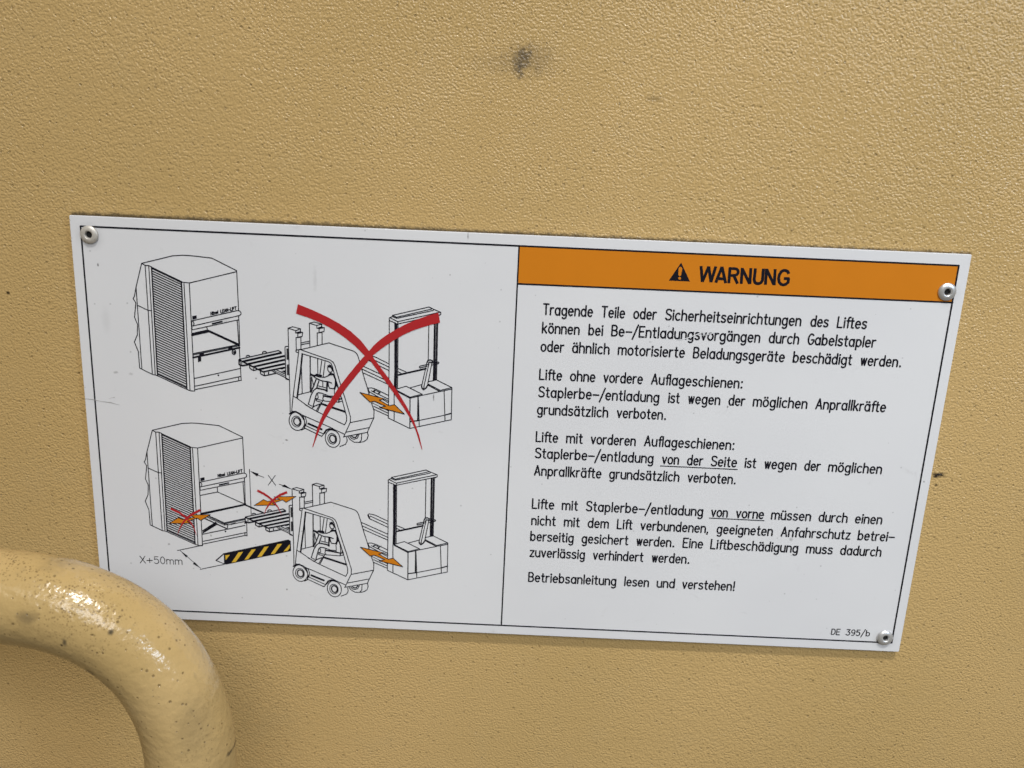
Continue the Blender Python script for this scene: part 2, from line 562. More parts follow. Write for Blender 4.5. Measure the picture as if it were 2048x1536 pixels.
# ---- lettering: a single-stroke drafting alphabet, cap height 1
X = 0.66
GL = {
 'a': (.46, [arc(.22, .33, .22, .33, 0, 360, 16), [(.44, X), (.44, 0)]]),
 'b': (.46, [[(0, 1), (0, 0)], arc(.22, .33, .22, .33, 0, 360, 16)]),
 'c': (.40, [arc(.23, .33, .23, .33, 52, 308, 14)]),
 'd': (.46, [arc(.22, .33, .22, .33, 0, 360, 16), [(.44, 1), (.44, 0)]]),
 'e': (.44, [[(.01, .35), (.43, .35)] + arc(.22, .33, .215, .33, 4, 312, 16)]),
 'f': (.30, [arc(.26, .84, .14, .16, 70, 180, 6) + [(.12, 0)], [(0, X), (.27, X)]]),
 'g': (.46, [arc(.22, .33, .22, .33, 0, 360, 16), [(.44, X), (.44, -.10)] + arc(.23, -.10, .21, .21, 0, -140, 8)]),
 'h': (.43, [[(0, 1), (0, 0)], arc(.21, .43, .21, .23, 180, 0, 10) + [(.42, 0)]]),
 'i': (.04, [[(.02, X), (.02, 0)], [(.02, .88), (.02, .90)]]),
 'k': (.40, [[(0, 1), (0, 0)], [(.37, X), (.02, .27)], [(.14, .38), (.39, 0)]]),
 'l': (.04, [[(.02, 1), (.02, 0)]]),
 'm': (.72, [[(0, X), (0, 0)], arc(.18, .46, .18, .20, 180, 0, 8) + [(.36, 0)], arc(.54, .46, .18, .20, 180, 0, 8) + [(.72, 0)]]),
 'n': (.42, [[(0, X), (0, 0)], arc(.21, .43, .21, .23, 180, 0, 10) + [(.42, 0)]]),
 'o': (.46, [arc(.23, .33, .23, .33, 0, 360, 18)]),
 'p': (.46, [[(.02, X), (.02, -.31)], arc(.23, .33, .22, .33, 0, 360, 16)]),
 'r': (.28, [[(0, X), (0, 0)], arc(.24, .40, .24, .26, 180, 80, 7)]),
 's': (.38, [[(.36, .58), (.30, .64), (.19, .66), (.07, .63), (.02, .54), (.04, .43), (.14, .37), (.26, .32), (.36, .24), (.37, .13), (.30, .03), (.18, 0), (.07, .02), (0, .09)]]),
 't': (.28, [[(.12, .92), (.12, .14)] + arc(.25, .13, .13, .13, 180, 285, 6), [(0, X), (.27, X)]]),
 'u': (.42, [[(0, X), (0, .23)] + arc(.21, .23, .21, .23, 180, 360, 10), [(.42, X), (.42, 0)]]),
 'v': (.40, [[(0, X), (.20, 0), (.40, X)]]),
 'w': (.50, [[(0, X), (.13, 0), (.25, X), (.37, 0), (.50, X)]]),
 'z': (.38, [[(.01, X), (.37, X), (0, 0), (.38, 0)]]),
 'A': (.52, [[(0, 0), (.26, 1), (.52, 0)], [(.08, .32), (.44, .32)]]),
 'B': (.48, [[(0, 0), (0, 1), (.24, 1)] + arc(.24, .76, .20, .24, 90, -90, 8) + [(0, .52)], [(.24, .52)] + arc(.24, .26, .24, .26, 90, -90, 8) + [(0, 0)]]),
 'D': (.5, [[(0, 0), (0, 1), (.2, 1)] + arc(.2, .5, .3, .5, 90, -90, 10) + [(0, 0)]]),
 'E': (.44, [[(.44, 1), (0, 1), (0, 0), (.44, 0)], [(0, .52), (.36, .52)]]),
 'F': (.44, [[(.44, 1), (0, 1), (0, 0)], [(0, .52), (.36, .52)]]),
 'G': (.5, [arc(.27, .5, .27, .5, 50, 340, 16), [(.3, .44), (.52, .44), (.52, .30)]]),
 'H': (.46, [[(0, 0), (0, 1)], [(.46, 0), (.46, 1)], [(0, .52), (.46, .52)]]),
 'I': (.0, [[(0, 0), (0, 1)]]),
 'L': (.42, [[(0, 1), (0, 0), (.42, 0)]]),
 'N': (.48, [[(0, 0), (0, 1), (.48, 0), (.48, 1)]]),
 'S': (.48, [[(.47, .86), (.40, .97), (.25, 1), (.09, .96), (.02, .84), (.03, .68), (.12, .57), (.25, .52), (.39, .45), (.48, .34), (.48, .16), (.40, .04), (.24, 0), (.09, .03), (0, .14)]]),
 'T': (.50, [[(0, 1), (.50, 1)], [(.25, 1), (.25, 0)]]),
 'X': (.56, [[(0, 1), (.56, 0)], [(.56, 1), (0, 0)]]),
 '-': (.50, [[(0, .42), (.50, .42)]]),
 '+': (.60, [[(0, .42), (.60, .42)], [(.30, .72), (.30, .12)]]),
 '/': (.46, [[(0, -.24), (.46, 1.14)]]),
 '.': (.12, [[(.10, .03), (.10, .05)]]),
 ',': (.06, [[(.06, .06), (0, -.16)]]),
 ':': (.10, [[(.08, .03), (.08, .05)], [(.08, .58), (.08, .60)]]),
 '!': (.10, [[(.08, 1), (.08, .30)], [(.08, .03), (.08, .05)]]),
 '0': (.46, [arc(.23, .5, .23, .5, 0, 360, 20)]),
 '3': (.46, [[(.02, 1), (.44, 1), (.2, .60)] + arc(.2, .30, .26, .30, 90, -150, 10)]),
 '5': (.46, [[(.42, 1), (.06, 1), (.02, .58)] + arc(.2, .33, .26, .33, 130, -140, 12)]),
 '9': (.46, [arc(.23, .70, .22, .30, 0, 360, 14), [(.45, .70)] + arc(.2, .42, .25, .42, 20, -85, 6) + [(.08, .02)]]),
}
for base_, up_ in (('a', 'ä'), ('o', 'ö'), ('u', 'ü')):
    w_, st = GL[base_]
    GL[up_] = (w_, st + [[(.10, .88), (.10, .90)], [(.34, .88), (.34, .90)]])
TIGHT = {'-/': .12, '/E': .16, '/e': .12, 'ft': .08, 'fl': .08, 'fa': .14, 'X+': .16, '+5': .22}
GAP = .20


def word(k, txt, x0, x1, zb, cap, w, slope=0.0):
    """one word between x0 and x1 (mm), baseline zb, cap height cap, stroke w"""
    pen, items = 0.0, []
    for i, ch in enumerate(txt):
        gw, st = GL[ch]
        items.append((pen, st))
        pen += gw
        if i < len(txt) - 1:
            pen += TIGHT.get(txt[i:i + 2], GAP)
    x0 += w / 2; x1 -= w / 2
    sx = (x1 - x0) / pen if pen > 1e-6 else cap
    for off, st in items:
        for s in st:
            pts = [(x0 + (off + p[0]) * sx, zb + p[1] * cap + (off + p[0]) * sx * slope) for p in s]
            ww = w * 1.30 if len(s) == 2 and abs(s[0][1] - s[1][1]) < .03 and s[0][0] == s[1][0] else w
            k.line(pts, ww)


def lines(name, rows, label=None, cap=5.55, w=0.74):
    """rows: (baseline start, baseline end, [(text, left ink point, right ink point), ...]) with points as (tile, x, y)"""
    k = Ink(10)
    for b0, b1, words in rows:
        p0, p1 = b0[0]((b0[1], b0[2]))[0], b1[0]((b1[1], b1[2]))[0]
        for txt, l, r in words:
            xl, xr = l[0]((l[1], l[2]))[0][0], r[0]((r[1], r[2]))[0][0]
            zb = p0[1] + (p1[1] - p0[1]) * ((xl + xr) / 2 - p0[0]) / (p1[0] - p0[0])
            word(k, txt, xl, xr, zb + w / 2, cap - w, w)
    return k


P1 = Tile(1070, 590, 5.689); P2 = Tile(1430, 600, 5.251); P3 = Tile(1050, 850, 5.389)
P4 = Tile(1430, 860, 5.389); P5 = Tile(1040, 980, 5.389); P6 = Tile(1410, 990, 5.12)
k = lines("p", [
    ((P1, 115, 230), (P2, 1275, 294), [
        ('Tragende', (P1, 92, 95), (P1, 662, 215)), ('Teile', (P1, 760, 125), (P1, 1027, 225)), ('oder', (P1, 1117, 225), (P1, 1390, 190)),
        ('Sicherheitseinrichtungen', (P1, 1477, 280), (P2, 912, 200)), ('des', (P2, 1000, 245), (P2, 1197, 230)), ('Liftes', (P2, 1275, 290), (P2, 1600, 250))]),
    ((P1, 75, 438), (P2, 1650, 502), [
        ('können', (P1, 75, 435), (P1, 507, 450)), ('bei', (P1, 603, 455), (P1, 776, 440)),
        ('Be-/Entladungsvorgängen', (P1, 863, 470), (P2, 473, 440)), ('durch', (P2, 563, 415), (P2, 881, 460)), ('Gabelstapler', (P2, 972, 420), (P2, 1697, 420))]),
    ((P1, 205, 652), (P2, 1905, 707), [
        ('oder', (P1, 62, 600), (P1, 335, 575)), ('ähnlich', (P1, 420, 625), (P1, 848, 670)), ('motorisierte', (P1, 938, 680), (P1, 1708, 670)),
        ('Beladungsgeräte', (P1, 1793, 715), (P2, 735, 610)), ('beschädigt', (P2, 812, 650), (P2, 1447, 595)), ('werden.', (P2, 1532, 610), (P2, 1952, 700))]),
])
k.done("text_paragraph", M_BLACK, sign, 'three line paragraph beginning Tragende Teile')
k = lines("p", [
    ((P1, 43, 967), (P1, 1317, 1021), [
        ('Lifte', (P1, 43, 965), (P1, 312, 920)), ('ohne', (P1, 397, 935), (P1, 688, 985)), ('vordere', (P1, 780, 905), (P1, 1230, 965)),
        ('Auflageschienen:', (P1, 1317, 1018), (P2, 288, 915))]),
    ((P1, 325, 1178), (P2, 967, 1145), [
        ('Staplerbe-/entladung', (P1, 35, 1150), (P1, 1420, 1150)), ('ist', (P1, 1510, 1225), (P1, 1650, 1160)), ('wegen', (P1, 1745, 1150), (P2, 53, 1100)),
        ('der', (P2, 140, 1075), (P2, 322, 1035)), ('möglichen', (P2, 392, 1120), (P2, 967, 1135)), ('Anprallkräfte', (P2, 1050, 1150), (P2, 1797, 1140))]),
    ((P1, 100, 1366), (P1, 1445, 1421), [
        ('grundsätzlich', (P1, 22, 1310), (P1, 833, 1390)), ('verboten.', (P1, 932, 1315), (P1, 1490, 1412))]),
])
k.done("text_paragraph", M_BLACK, sign, 'three line paragraph beginning Lifte ohne vordere')
k = lines("p", [
    ((P3, 112, 184), (P3, 1280, 231), [
        ('Lifte', (P3, 112, 180), (P3, 360, 145)), ('mit', (P3, 440, 190), (P3, 627, 130)), ('vorderen', (P3, 710, 130), (P3, 1192, 220)),
        ('Auflageschienen:', (P3, 1280, 228), (P4, 205, 210))]),
    ((P3, 370, 370), (P4, 1790, 477), [
        ('Staplerbe-/entladung', (P3, 105, 340), (P3, 1390, 350)), ('von', (P3, 1478, 345), (P3, 1658, 425)), ('der', (P3, 1745, 400), (P3, 1925, 365)),
        ('Seite', (P3, 2000, 435), (P4, 238, 365)), ('ist', (P4, 313, 408), (P4, 450, 325)), ('wegen', (P4, 535, 345), (P4, 875, 430)),
        ('der', (P4, 960, 405), (P4, 1143, 370)), ('möglichen', (P4, 1213, 450), (P4, 1795, 470))]),
    ((P3, 95, 546), (P3, 1660, 614), [
        ('Anprallkräfte', (P3, 95, 543), (P3, 827, 535)), ('grundsätzlich', (P3, 905, 545), (P3, 1662, 610)), ('verboten.', (P3, 1755, 540), (P4, 222, 580))]),
])
k.line(P3((1460, 440)) + P4((240, 425)), .46)
k.done("text_paragraph", M_BLACK, sign, 'three line paragraph with von der Seite underlined')
k = lines("p", [
    ((P5, 125, 202), (P6, 1810, 304), [
        ('Lifte', (P5, 125, 198), (P5, 372, 170)), ('mit', (P5, 447, 212), (P5, 629, 150)), ('Staplerbe-/entladung', (P5, 708, 225), (P5, 1978, 230)),
        ('von', (P6, 65, 150), (P6, 232, 222)), ('vorne', (P6, 320, 165), (P6, 605, 215)), ('müssen', (P6, 672, 245), (P6, 1082, 265)),
        ('durch', (P6, 1162, 235), (P6, 1457, 282)), ('einen', (P6, 1535, 255), (P6, 1810, 298))]),
    ((P5, 118, 379), (P6, 1558, 463), [
        ('nicht', (P5, 118, 375), (P5, 390, 300)), ('mit', (P5, 470, 390), (P5, 648, 325)), ('dem', (P5, 728, 375), (P5, 957, 405)),
        ('Lift', (P5, 1040, 415), (P5, 1217, 350)), ('verbundenen,', (P5, 1300, 355), (P5, 2030, 450)), ('geeigneten', (P6, 118, 360), (P6, 692, 410)),
        ('Anfahrschutz', (P6, 772, 422), (P6, 1487, 452)), ('betrei-', (P6, 1558, 455), (P6, 1945, 430))]),
    ((P5, 107, 549), (P6, 1800, 633), [
        ('berseitig', (P5, 107, 545), (P5, 581, 535)), ('gesichert', (P5, 662, 545), (P5, 1172, 520)), ('werden.', (P5, 1255, 540), (P5, 1662, 612)),
        ('Eine', (P5, 1748, 622), (P5, 1975, 600)), ('Liftbeschädigung', (P6, 50, 553), (P6, 956, 555)), ('muss', (P6, 1028, 600), (P6, 1308, 585)),
        ('dadurch', (P6, 1382, 585), (P6, 1802, 630))]),
    ((P5, 100, 722), (P5, 1785, 796), [
        ('zuverlässig', (P5, 100, 718), (P5, 704, 695)), ('verhindert', (P5, 787, 680), (P5, 1335, 690)), ('werden.', (P5, 1422, 710), (P5, 1825, 792))]),
])
k.line(P6((45, 235), (605, 262)), .46)
k.done("text_paragraph", M_BLACK, sign, 'four line paragraph with von vorne underlined')
k = lines("p", [
    ((P5, 85, 990), (P5, 1665, 1061), [
        ('Betriebsanleitung', (P5, 85, 986), (P5, 1041, 995)), ('lesen', (P5, 1118, 1033), (P5, 1388, 1043)), ('und', (P5, 1470, 1030), (P5, 1668, 1056)),
        ('verstehen!', (P5, 1750, 990), (P6, 302, 975))]),
])
k.done("text_paragraph", M_BLACK, sign, 'single line reading Betriebsanleitung lesen und verstehen!')
Q = Tile(1640, 1220, 10.24)
k = lines("p", [((Q, 225, 508), (Q, 950, 538), [('DE', (Q, 220, 503), (Q, 425, 385)), ('395/b', (Q, 525, 500), (Q, 1027, 490))])], cap=3.6, w=.48)
k.done("reference_code", M_BLACK, sign, 'small code DE 395/b')
# pale scratch through the second line of text
R1 = Tile(1000, 480, 4.096)
k = Ink(14)
k.line(R1((1448, 822), (1500, 812), (1545, 800), (1580, 786), (1640, 762), (1700, 752)), [.1, .35, .5, .4, .5, .1])
k.line(R1((1640, 782), (1690, 778), (1735, 764), (1790, 748)), [.1, .25, .4, .1])
k.done("scratch", M_PLATE, sign, 'pale scratch across the second text line')
k = Ink(14)
k.line([mm(170, 797), mm(186, 799), mm(200, 802), mm(222, 805), mm(240, 810)], [.12, .35, .15, .3, .06])
k.line([mm(218, 797), mm(230, 794)], [.05, .2])
k.done("scratch", M_SCUFF, sign, 'grey crease at the left edge')

# ------------------------------------------------------------------ the printed drawings
DOWN = (0.0, -78.85)                                # the lower picture repeats the upper one this far below
T = .42                                             # thin printed line, mm


def lift_common(t, tx):
    k = Ink(10)
    L = lambda *p, w=T: k.line(t(*p), w)
    L((222, 187), (540, 110), (640, 104), (720, 108), (940, 133), (1195, 262), (1215, 668))
    L((1195, 272), (712, 388), (630, 379))
    L((222, 187), (258, 208), (295, 210), (322, 222), (335, 236))
    L((335, 238), (630, 379), w=.95)
    L((222, 187), (165, 430), (148, 525), (135, 548), (163, 590), (150, 740), (180, 810), (178, 920), (148, 992), (188, 1090), (203, 1260), (335, 1325))
    L((165, 430), (225, 1270)); L((258, 210), (332, 1322)); L((295, 212), (362, 1330)); L((324, 226), (385, 1335), w=.6)
    L((183, 618), (288, 668), (325, 672))
    L((335, 1325), (362, 1330), (385, 1338), (690, 1480), (722, 1492), (765, 1495))
    L((390, 1325), (688, 1465))
    L((630, 380), (686, 1472), w=.6); L((655, 384), (718, 1490)); L((710, 388), (766, 1495))
    # roll above the opening
    L((740, 775), (1205, 670), (1228, 676), (1240, 692), (1238, 710), (1222, 722), (745, 828))
    L((738, 778), (752, 784), (758, 805), (752, 828))
    L((738, 868), (1216, 765)); L((1216, 722), (1216, 765)); L((733, 775), (740, 868))
    L((948, 806), (1045, 783), w=.75)
    L((1200, 770), (1218, 1018)); L((1218, 765), (1226, 1018))
    o = k.done("lift_drawing", M_BLACK, sign)
    k = Ink(9)
    n = 42
    for i in range(n):
        f = (i + .55) / n
        a = (329 + (386 - 329) * f, 252 + (1325 - 252) * f)
        b = (632 + (685 - 632) * f, 392 + (1462 - 392) * f)
        k.line(t(a, b), .58, cap=False)
    k.done("shutter_drawing", M_GREY, o)
    k = Ink(11)
    U = Tile(340, 580, 12.8, t.shift)
    k.poly(U((570, 668), (682, 645), (690, 728), (578, 762)))
    for txt, (l, lb), (r, rb), cp in (('Hänel', (1036, 640), (1242, 592), 80), ('LEAN-LIFT', (1290, 585), (1710, 490), 84)):
        a, b = U((l, lb), (r, rb))
        word(k, txt, a[0], b[0], a[1], 1.35, .40, slope=(b[1] - a[1]) / (b[0] - a[0]))
    k.done("lift_lettering", M_BLACK, o)
    return o


A = Tile(240, 490, 5.12)
lift = lift_common(A, None)
lift['label'] = 'upper line drawing of a storage lift with closed shelf'
k = Ink(12)
L = lambda *p, w=T: k.line(A(*p), w)
L((890, 842), (897, 872)); L((738, 906), (893, 870), w=.5); L((738, 922), (905, 884), w=.95)
L((897, 874), (1220, 1022), w=1.05)
L((748, 1112), (1222, 1018), w=.5); L((750, 1124), (1222, 1030), w=.4); L((750, 1152), (1224, 1050), w=.85); L((748, 1112), (752, 1152))
k.poly(A((812, 1114), (860, 1103), (862, 1124), (814, 1136))); k.poly(A((1108, 1047), (1152, 1037), (1154, 1058), (1110, 1070)))
k.poly(A((798, 1142), (830, 1135), (834, 1188), (800, 1198)))
k.line(A(*ell(1168, 1096, 18, 25, 0, 18)), .5, closed=True); k.line(A(*ell(1170, 1098, 6, 10, 0, 10)), .45, closed=True)
L((1220, 1018), (1242, 1385)); L((760, 1366), (1238, 1262)); L((765, 1446), (1234, 1345)); L((766, 1480), (1242, 1384)); L((1215, 1350), (1216, 1386))
k.disc(A((1008, 1333))[0], .42)
k.done("shelf_drawing", M_BLACK, lift)

A2 = Tile(240, 490, 5.12, (-.33, -79.0))
lift2 = lift_common(A2, None)
lift2['label'] = 'lower line drawing of a storage lift with pulled out shelf'
V = Tile(370, 960, 8.904)
k = Ink(12)
L = lambda *p, w=T: k.line(V(*p), w)
L((575, 120), (580, 210)); L((275, 272), (580, 210), (1060, 425)); L((1055, 420), (1085, 425))
L((290, 598), (690, 515), (1070, 436), w=.9); k.poly(V((290, 590), (1065, 424), (1080, 440), (1065, 452), (380, 604), (300, 612)))
L((1065, 436), (1410, 588), w=.78)
L((395, 622), (700, 765), w=.6); L((345, 678), (740, 862), w=.6); L((370, 652), (700, 800), w=.3); L((380, 640), (705, 785), w=.3)
L((700, 762), (1075, 682), w=.5); L((705, 780), (1070, 702), w=.4); L((700, 762), (702, 800), (760, 790), (760, 860)); L((760, 800), (1060, 738), w=.4)
k.poly(V((815, 776), (905, 752), (908, 772), (822, 800))); k.poly(V((1060, 735), (1100, 725), (1105, 765), (1060, 780)))
L((315, 905), (545, 752), w=.5); L((330, 925), (560, 768), w=.75); L((315, 945), (585, 780), w=.4)
L((310, 965), (740, 876), (1070, 806), w=.45)
L((1100, 770), (1106, 992)); L((322, 1090), (1100, 930)); L((322, 1138), (1070, 985), (1106, 992)); L((1068, 942), (1070, 985))
k.disc(V((722, 913))[0], .42)
k.done("shelf_drawing", M_BLACK, lift2)


def pallet(shift):
    t = Tile(370, 960, 8.904, shift)
    k = Ink(13)
    L = lambda *p, w=T: k.line(t(*p), w, cap=False)
    L((1078, 655), (1742, 514), (1800, 545), w=.5)
    for a, b, w in (((1140, 690), (1800, 549), .95), ((1225, 731), (1852, 600), .95), ((1320, 775), (1852, 662), .92), ((1410, 818), (1852, 726), .92), ((1480, 857), (1852, 786), .75)):
        L(a, b, w=w)
    L((1070, 658), (1495, 862), w=.72)
    L((1074, 655), (1074, 742), w=.5); L((1074, 738), (1130, 758), (1255, 738), w=.75); L((1120, 700), (1125, 740), w=.4)
    L((1258, 758), (1258, 800), (1320, 835), (1400, 815), w=.55); L((1322, 800), (1322, 835), w=.45)
    L((1440, 842), (1440, 888), (1505, 920), (1705, 880), w=.6); L((1505, 870), (1505, 920), w=.5); L((1577, 858), (1577, 902), w=.5)
    L((1475, 562), (1480, 538), (1500, 528), (1525, 530), (1550, 552), w=.5); L((1195, 610), (1215, 592), (1240, 592), (1262, 605), w=.5)
    L((1640, 845), (1865, 952), (1922, 985)); L((1710, 825), (1866, 897)); L((1670, 838), (1866, 925), w=.3)
    k.poly(t((1745, 800), (1862, 780), (1862, 800), (1800, 820))); k.poly(t((1790, 845), (1862, 830), (1862, 878)))
    return k.done("pallet_drawing", M_BLACK, sign, ('upper' if shift[1] else 'lower') + ' drawing of a wooden pallet on forks')


def forklift(shift):
    a = Tile(570, 960, 10.24, shift)
    b = Tile(570, 1060, 10.24, shift)
    v = Tile(370, 960, 8.904, shift)
    k = Ink(10)
    L = lambda *p, w=T: k.line(a(*p), w)
    B = lambda *p, w=T: k.line(b(*p), w)
    # mast
    L((145, 178), (235, 152), (385, 190), (298, 225), (145, 178)); L((298, 225), (290, 265), (330, 272)); L((385, 190), (385, 242), (300, 264), w=.5)
    L((335, 280), (335, 345), (420, 330), (430, 262), (385, 245)); L((330, 275), (428, 256), w=.5)
    L((300, 350), (305, 590)); L((395, 350), (395, 565)); L((300, 352), (400, 345), w=.5)
    k.line(a((145, 178), (160, 700), (170, 1100)) + b((180, 430), (185, 705)), T)
    L((560, 88), (650, 65), (800, 105), (705, 130), (560, 88)); L((705, 130), (705, 176), (745, 188)); L((800, 105), (800, 155), (715, 180), w=.5)
    L((748, 195), (750, 262), (845, 240), (852, 172), (800, 165)); L((745, 188), (850, 170), w=.5)
    L((712, 268), (715, 495)); L((712, 268), (800, 258), w=.5); L((808, 258), (808, 478)); L((560, 88), (566, 330), (570, 525))
    L((405, 450), (560, 420)); L((405, 485), (560, 455))
    L((300, 585), (300, 618), (345, 635)); L((300, 585), (395, 570), w=.5)
    # carriage
    k.line(v((1855, 460), (1868, 972), (1922, 988)), .45); k.line(v((1855, 462), (1870, 450), (1908, 448)), .5)
    # cab and body
    k.line(a((395, 575), (940, 452), (1430, 610), (1478, 648), (1508, 705), (1560, 870)) + b((1600, -10), (1690, 268), (1770, 540), (1820, 690), (1815, 820)), T)
    k.line(a((395, 580), (965, 770), (1022, 810), (1058, 875), (1160, 1200)) + b((1265, 490), (1360, 800), (1357, 900), (1238, 1148), (1225, 1178)), T)
    k.line(a((415, 650), (925, 798), (980, 830), (1008, 890)) + b((1060, 60), (1180, 430), (1255, 690), (1285, 790), (1285, 870), (1245, 948), (720, 705), (600, 642), (480, 565), (320, 455), (250, 415)), T)
    k.line(a((355, 592), (300, 1000)) + b((240, 430), (215, 690)), T)
    k.line(a((422, 655), (385, 1000), (320, 1470)), .78)
    L((405, 900), (420, 1385)); L((575, 710), (578, 1360), w=.55); L((720, 745), (725, 1040)); L((800, 785), (765, 1040)); L((865, 800), (830, 1075))
    L((345, 1412), (578, 1355))
    B((215, 690), (285, 700), (470, 785), (980, 1000), (1060, 1040), (1235, 1120))
    B((540, 925), (795, 1030), w=1.0); B((490, 962), (830, 1115)); B((462, 1005), (800, 1160), (880, 1062), w=.45)
    B((1362, 905), (1815, 820), (1700, 1060), (1690, 1090)); B((1272, 1085), (1722, 1000)); B((1225, 1170), (1690, 1088))
    B((790, 555), (1252, 705), w=1.0); B((770, 560), (690, 690)); B((790, 560), (715, 700))
    # seat
    B((1055, 290), (1080, 225), (1105, 230), (1132, 310), (1145, 465)); B((1155, 350), (1182, 470)); B((1045, 300), (1052, 440))
    B((830, 410), (1140, 472), (1190, 465), w=.7); B((830, 420), (820, 470), (850, 505), (1120, 527), (1192, 510)); B((1140, 472), (1128, 525), w=.6)
    B((720, 375), (732, 450), (690, 462), (692, 500), (800, 530), (830, 492)); B((825, 395), (830, 440)); B((690, 470), (810, 495))
    # steering column
    B((690, 105), (640, 230), (590, 340), w=.6); B((745, 135), (705, 250), w=.55); B((605, 60), (640, 215)); B((600, 70), (600, 330), w=.35)
    B((820, 150), (822, 235)); B((905, 150), (900, 290), w=.75); B((740, 225), (880, 262)); B((700, 265), (830, 290), (905, 310), w=.7)
    L((700, 1040), (790, 1060), w=.95)
    o = k.done("forklift_drawing", M_BLACK, sign, ('upper' if shift[1] else 'lower') + ' line drawing of a counterbalance forklift')
    k = Ink(9)
    k.poly(v((1878, 485), (1908, 480), (1913, 660), (1882, 664))); k.poly(v((1884, 742), (1915, 738), (1920, 910), (1888, 912)))
    k.done("carriage_drawing", M_GREY, o)
    # wheels
    k = Ink(10)
    for cx, cy, rx, ry, rot in ((315, 880, 148, 172, -22), (1012, 1203, 140, 166, -22)):
        k.line(b(*ell(cx, cy, rx, ry, rot)), T, closed=True)
        k.line(b(*ell(cx - 8, cy + 4, rx * .60, ry * .60, rot)), .38, closed=True)
        k.line(b(*ell(cx, cy + 4, rx * .40, ry * .42, rot)), .62, closed=True)
    for p, w in ((((175, 742), (228, 706), (290, 700), (350, 730)), .8), (((350, 730), (410, 790), (462, 870), (478, 950), (455, 1020), (400, 1042)), .5),
                 (((390, 745), (478, 800), (505, 880), (490, 960)), T),
                 (((850, 1100), (890, 1045), (955, 1022), (1055, 1052)), .85), (((1285, 1180), (1296, 1250), (1260, 1310), (1150, 1352)), T),
                 (((1310, 1165), (1350, 1220), (1430, 1270), (1530, 1275), (1572, 1230), (1580, 1110)), T),
                 (((1350, 1165), (1380, 1200), (1430, 1216), (1490, 1200), (1525, 1130)), T), (((1385, 1160), (1420, 1182), (1460, 1182), (1492, 1140)), .6),
                 (((1692, 1090), (1705, 1150), (1682, 1220), (1620, 1260), (1540, 1275)), T)):
        k.line(b(*p), w)
    k.done("wheel_drawing", M_BLACK, o)
    # driver
    k = Ink(12)
    k.poly(a((905, 872), (962, 848), (1000, 930), (960, 910), (925, 912)))
    k.line(a((915, 905), (920, 960), (950, 995), (990, 992), (1015, 960)), .45); k.line(a((968, 870), (1005, 945)), .7)
    k.line(a((912, 1065), (970, 1028), (1030, 1038)), [.3, 1.25, .9])
    k.line(a((680, 1060), (760, 1085), (850, 1090), (920, 1066)), .5); k.line(a((588, 1035), (650, 1062), (692, 1052)), 1.0)
    k.line(a((640, 1072), (700, 1112), (800, 1155), (920, 1170), (990, 1196)), .55)
    k.line(a((922, 1180), (932, 1250), (952, 1292), (1040, 1302), (1062, 1250), (1066, 1130), (1030, 1060)), .5)
    k.line(a((1066, 1150), (1088, 1232), (1052, 1290)), [.3, .95, .4])
    k.line(b((905, 330), (860, 300), (760, 275), (690, 270), (640, 310), (590, 400), (540, 560)), .5)
    k.line(b((1048, 420), (940, 412), (800, 360), (730, 350), (700, 372), (680, 430), (632, 600)), .5)
    k.line(b((480, 570), (520, 592), (602, 642), (650, 602), (760, 562)), .5); k.line(b((535, 560), (610, 600)), .4)
    k.done("driver_drawing", M_BLACK, o)


